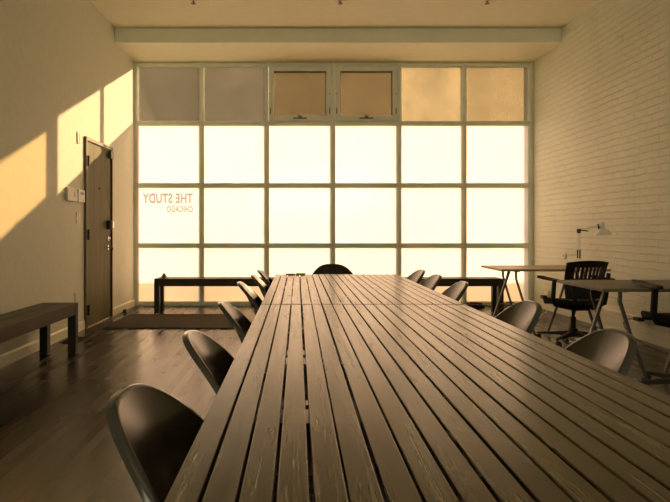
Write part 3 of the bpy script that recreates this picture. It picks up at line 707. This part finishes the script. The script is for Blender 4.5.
# ------------------------------------------------------------------ desk lamp
lp = thing('desk_lamp', (2.96, 6.42, 0.72), 'white jointed-arm desk lamp on the farther desk in front of brick', 'lamp')
MB().lathe([(0.055, 0), (0.055, 0.010), (0.018, 0.018), (0.010, 0.04), (0.0, 0.042)], seg=24).build('lamp_base', M['white'], lp, smooth=True)
ea = MB(); 
for dx in (-0.012, 0.012): ea.tube([(dx, 0, 0.03), (dx, 0, 0.372)], 0.0035, 8)
ea.build('lower_arm', M['white'], lp, smooth=True)
spg = MB()
for dx in (-0.012, 0.012): spg.lathe([(0.0065, 0.085), (0.0065, 0.175)], (dx, 0.0, 0), 'Z', 10)
spg.build('spring', M['black'], lp)
MB().box(-0.018, 0.018, -0.012, 0.012, 0.35, 0.395).bar((0, 0, 0.385), (0.095, -0.01, 0.372), 0.012, 0.014).build('elbow', M['steel'], lp, bevel=0.002)
ua = MB(); ua.tube([(0.0, -0.006, 0.385), (0.195, -0.02, 0.43)], 0.0035, 8).tube([(0.0, 0.006, 0.37), (0.195, -0.008, 0.415)], 0.0035, 8); ua.build('upper_arm', M['white'], lp, smooth=True)
MB().bar((0.195, -0.014, 0.445), (0.205, -0.014, 0.395), 0.012, 0.012).bar((0.20, -0.014, 0.42), (0.235, -0.014, 0.40), 0.008, 0.008).build('head_joint', M['black'], lp)
mt = Matrix.Translation((0.245, -0.014, 0.33)) @ Matrix.Rotation(math.radians(-5), 4, 'Y')
sh = MB().lathe([(0.086, 0), (0.080, 0.02), (0.060, 0.045), (0.030, 0.062), (0.026, 0.066), (0.025, 0.125), (0.018, 0.135), (0.0, 0.137)], seg=32, mat=mt)
o = sh.build('lamp_shade', M['white'], lp, smooth=True)
bm = bmesh.new(); bm.from_mesh(o.data)
bmesh.ops.delete(bm, geom=[f for f in bm.faces if len(f.verts) > 10 and f.calc_center_median().z < 0.36], context='FACES_ONLY'); bm.to_mesh(o.data); bm.free()
so = o.modifiers.new('solid', 'SOLIDIFY'); so.thickness = 0.003; so.offset = -1
MB().lathe([(0.012, 0.055), (0.024, 0.035), (0.026, 0.015), (0.014, 0.002), (0.0, 0.0)], seg=20, mat=mt).build('light_bulb', M['ivory'], lp, smooth=True)

# ------------------------------------------------------------------ conduit and outlets on the brick wall
cd = MB().box(XR-0.022, XR, 2.2, 8.40, 0.205, 0.232)
tag(cd.build('cable_conduit', M['ivory'], bevel=0.003), 'long thin cream surface conduit running low along the brick wall', 'conduit')
def surface_outlet(y, label):
    t = thing('surface_outlet', (XR, y, 0.22), label, 'outlet', 'outlets on the brick wall')
    MB().box(-0.05, -0.022, -0.06, 0.06, -0.045, 0.06).build('outlet_box', M['ivory'], t, bevel=0.005)
    for z in (-0.018, 0.030): MB().box(-0.055, -0.050, -0.018, 0.018, z-0.016, z+0.016).build('socket', M['white'], t, bevel=0.002)
    return t
surface_outlet(8.33, 'cream surface outlet low on the brick wall near the window corner')
surface_outlet(5.98, 'cream surface outlet low on brick wall behind the nearer desk')
def cable(name, pts, r, label, n=8):
    P = []
    for i in range(len(pts)-1):
        for k in range(n):
            P.append(Vector(catmull(pts, (i+k/n)/(len(pts)-1))))
    P.append(Vector(pts[-1]))
    return P
t = thing('extension_lead', (XR-0.06, 8.33, 0), 'dark plug and hanging lead at the outlet near the window corner', 'extension lead')
MB().box(-0.055, 0.004, -0.06, 0.03, 0.17, 0.215).build('plug', M['black'], t, bevel=0.006)
MB().tube(cable('c', [(-0.03, -0.06, 0.19), (-0.05, -0.12, 0.10), (-0.06, -0.2, 0.02), (-0.2, -0.4, 0.008), (-0.5, -1.0, 0.008)], 0.004, ''), 0.004, 8).build('cord', M['ivory'], t, smooth=True)
t = thing('extension_lead', (XR-0.06, 5.98, 0), 'dark plug and thin looping lead at the outlet behind the nearer desk', 'extension lead')
MB().box(-0.055, 0.004, -0.03, 0.07, 0.21, 0.245).build('plug', M['black'], t, bevel=0.006)
MB().tube(cable('c', [(-0.04, 0.06, 0.225), (-0.10, 0.13, 0.20), (-0.10, 0.12, 0.12), (-0.05, -0.05, 0.02), (-0.08, -0.5, 0.008), (-0.12, -1.1, 0.008), (-0.3, -1.6, 0.008)], 0.004, ''), 0.004, 8).build('cord', M['black'], t, smooth=True)
pl = thing('wall_jack', (XR, 7.84, 0.775), 'small ivory wall plate on the brick just above the farther desk', 'wall plate')
MB().lathe([(0.045, 0), (0.045, -0.010), (0.036, -0.016), (0.0, -0.017)], (0,0,0), 'X', 20).build('cover_plate', M['ivory'], pl, smooth=True)
MB().lathe([(0.012, -0.016), (0.012, -0.022), (0.0, -0.023)], (0,0,0), 'X', 12).build('socket', M['grey'], pl)
# coil of cable on the floor under the right bench
cc = thing('power_strip', (2.50, 8.64, 0), 'dark power strip with a tangled cable under the right window bench', 'power strip')
MB().box(-0.16, 0.14, -0.03, 0.03, 0, 0.045).build('strip_body', M['black'], cc, bevel=0.005)
pts = [Vector((0.10*math.cos(a*0.9)+random.uniform(-.02, .02), 0.045*math.sin(a*0.9), 0.055+0.0012*a+random.uniform(-.003, .003))) for a in [i*0.35 for i in range(48)]]
pts += [Vector((0.2, 0, 0.03)), Vector((0.35, 0.02, 0.008)), Vector((0.75, 0.06, 0.008))]
MB().tube(pts, 0.0055, 8).build('cable', M['steel'], cc, smooth=True)

# ------------------------------------------------------------------ ceiling fittings
for i, x in enumerate((-1.19, 0.49, 2.17)):
    t = thing('sprinkler_head', (x, 6.98, ZC), ['left', 'middle', 'right'][i]+'most of the three small fittings in the ceiling before the beam' if i != 1 else 'middle of the three small fittings in the ceiling before the beam', 'sprinkler', 'ceiling sprinkler heads')
    MB().lathe([(0.045, 0), (0.043, -0.006), (0.02, -0.010), (0.0, -0.010)], seg=20).build('cover_ring', M['ceiling'], t, smooth=True)
    MB().lathe([(0.010, -0.008), (0.010, -0.03), (0.028, -0.034), (0.028, -0.038), (0.0, -0.039)], seg=16).build('nozzle', M['steel'], t, smooth=True)

# ------------------------------------------------------------------ outside
struct(MB().box(-40, 60, YF+0.14, 90, -0.25, -0.02).build('ground', M['ground']))
tag(MB().box(-34, 60, 49, 58, -0.02, 15.5).build('street_building', M['facade']), 'dim brown building beyond the dusty top window panes', 'building')
tag(MB().box(XL-0.2, XR+1.6, 9.95, 9.97, -0.02, 0.78).build('added_shade_sheet', M['shade_sheet']), 'low tinted sheet added outside to shade the bottom window panes', 'shade sheet')  # added outside, unseen: weakens the sun on the lowest panes
tag(MB().box(XL-0.3, XR+0.4, YF+0.12, YF+0.20, 3.56, 3.64).build('window_canopy', M['kerb']), 'shallow ledge outside above the top window panes', 'canopy')

# ------------------------------------------------------------------ light
d = Vector((-0.658, -1.0, -0.435)).normalized()
sun = bpy.data.lights.new('sun', 'SUN'); sun.energy = 7.2; sun.angle = math.radians(0.7); sun.color = (1.0, 0.70, 0.41)
so = bpy.data.objects.new('sun', sun); C.objects.link(so); so.rotation_euler = d.to_track_quat('-Z', 'Y').to_euler(); so.location = (8, 14, 8)
al = bpy.data.lights.new('added_back_fill', 'AREA'); al.shape = 'RECTANGLE'; al.size = 4.0; al.size_y = 1.3; al.energy = 30; al.color = (1.0, 0.92, 0.72)  # added fill lamp behind the camera, tilted up at ceiling and beam
ao = bpy.data.objects.new('added_back_fill', al); C.objects.link(ao); ao.location = ((BX0+BX1)/2, YB-0.16, (BZ0+BZ1)/2); ao.rotation_euler = (math.radians(106), 0, 0); al.spread = math.radians(120)
w = bpy.data.worlds.new('sky'); bpy.context.scene.world = w; w.use_nodes = True; nt = w.node_tree
bg = nt.nodes['Background']
tc = nt.nodes.new('ShaderNodeTexCoord'); sx = nt.nodes.new('ShaderNodeSeparateXYZ'); nt.links.new(tc.outputs['Generated'], sx.inputs[0])
r = nt.nodes.new('ShaderNodeValToRGB'); nt.links.new(sx.outputs['Z'], r.inputs['Fac'])
r.color_ramp.elements[0].position = 0.0; r.color_ramp.elements[0].color = (1.0, 0.80, 0.60, 1)
r.color_ramp.elements[1].position = 0.8; r.color_ramp.elements[1].color = (0.62, 0.64, 0.62, 1)
nt.links.new(r.outputs['Color'], bg.inputs['Color']); bg.inputs['Strength'].default_value = 1.5

# ------------------------------------------------------------------ camera
cam = bpy.data.cameras.new('camera'); co = bpy.data.objects.new('camera', cam); C.objects.link(co)
co.location = (0, 0, H); co.rotation_euler = (PI/2, 0, 0)
cam.sensor_width = 36; cam.lens = 36*F/670; cam.shift_x = (335-VX)/670; cam.shift_y = -(251-VY)/670; cam.clip_start = 0.05; cam.clip_end = 300
sc_ = bpy.context.scene; sc_.camera = co
sc_.view_settings.view_transform = 'Standard'; sc_.view_settings.look = 'None'; sc_.view_settings.gamma = 1; sc_.view_settings.exposure = 0.80
sc_.cycles.max_bounces = 14; sc_.cycles.diffuse_bounces = 8; sc_.cycles.glossy_bounces = 5; sc_.cycles.transparent_max_bounces = 12
sc_.cycles.sample_clamp_indirect = 8
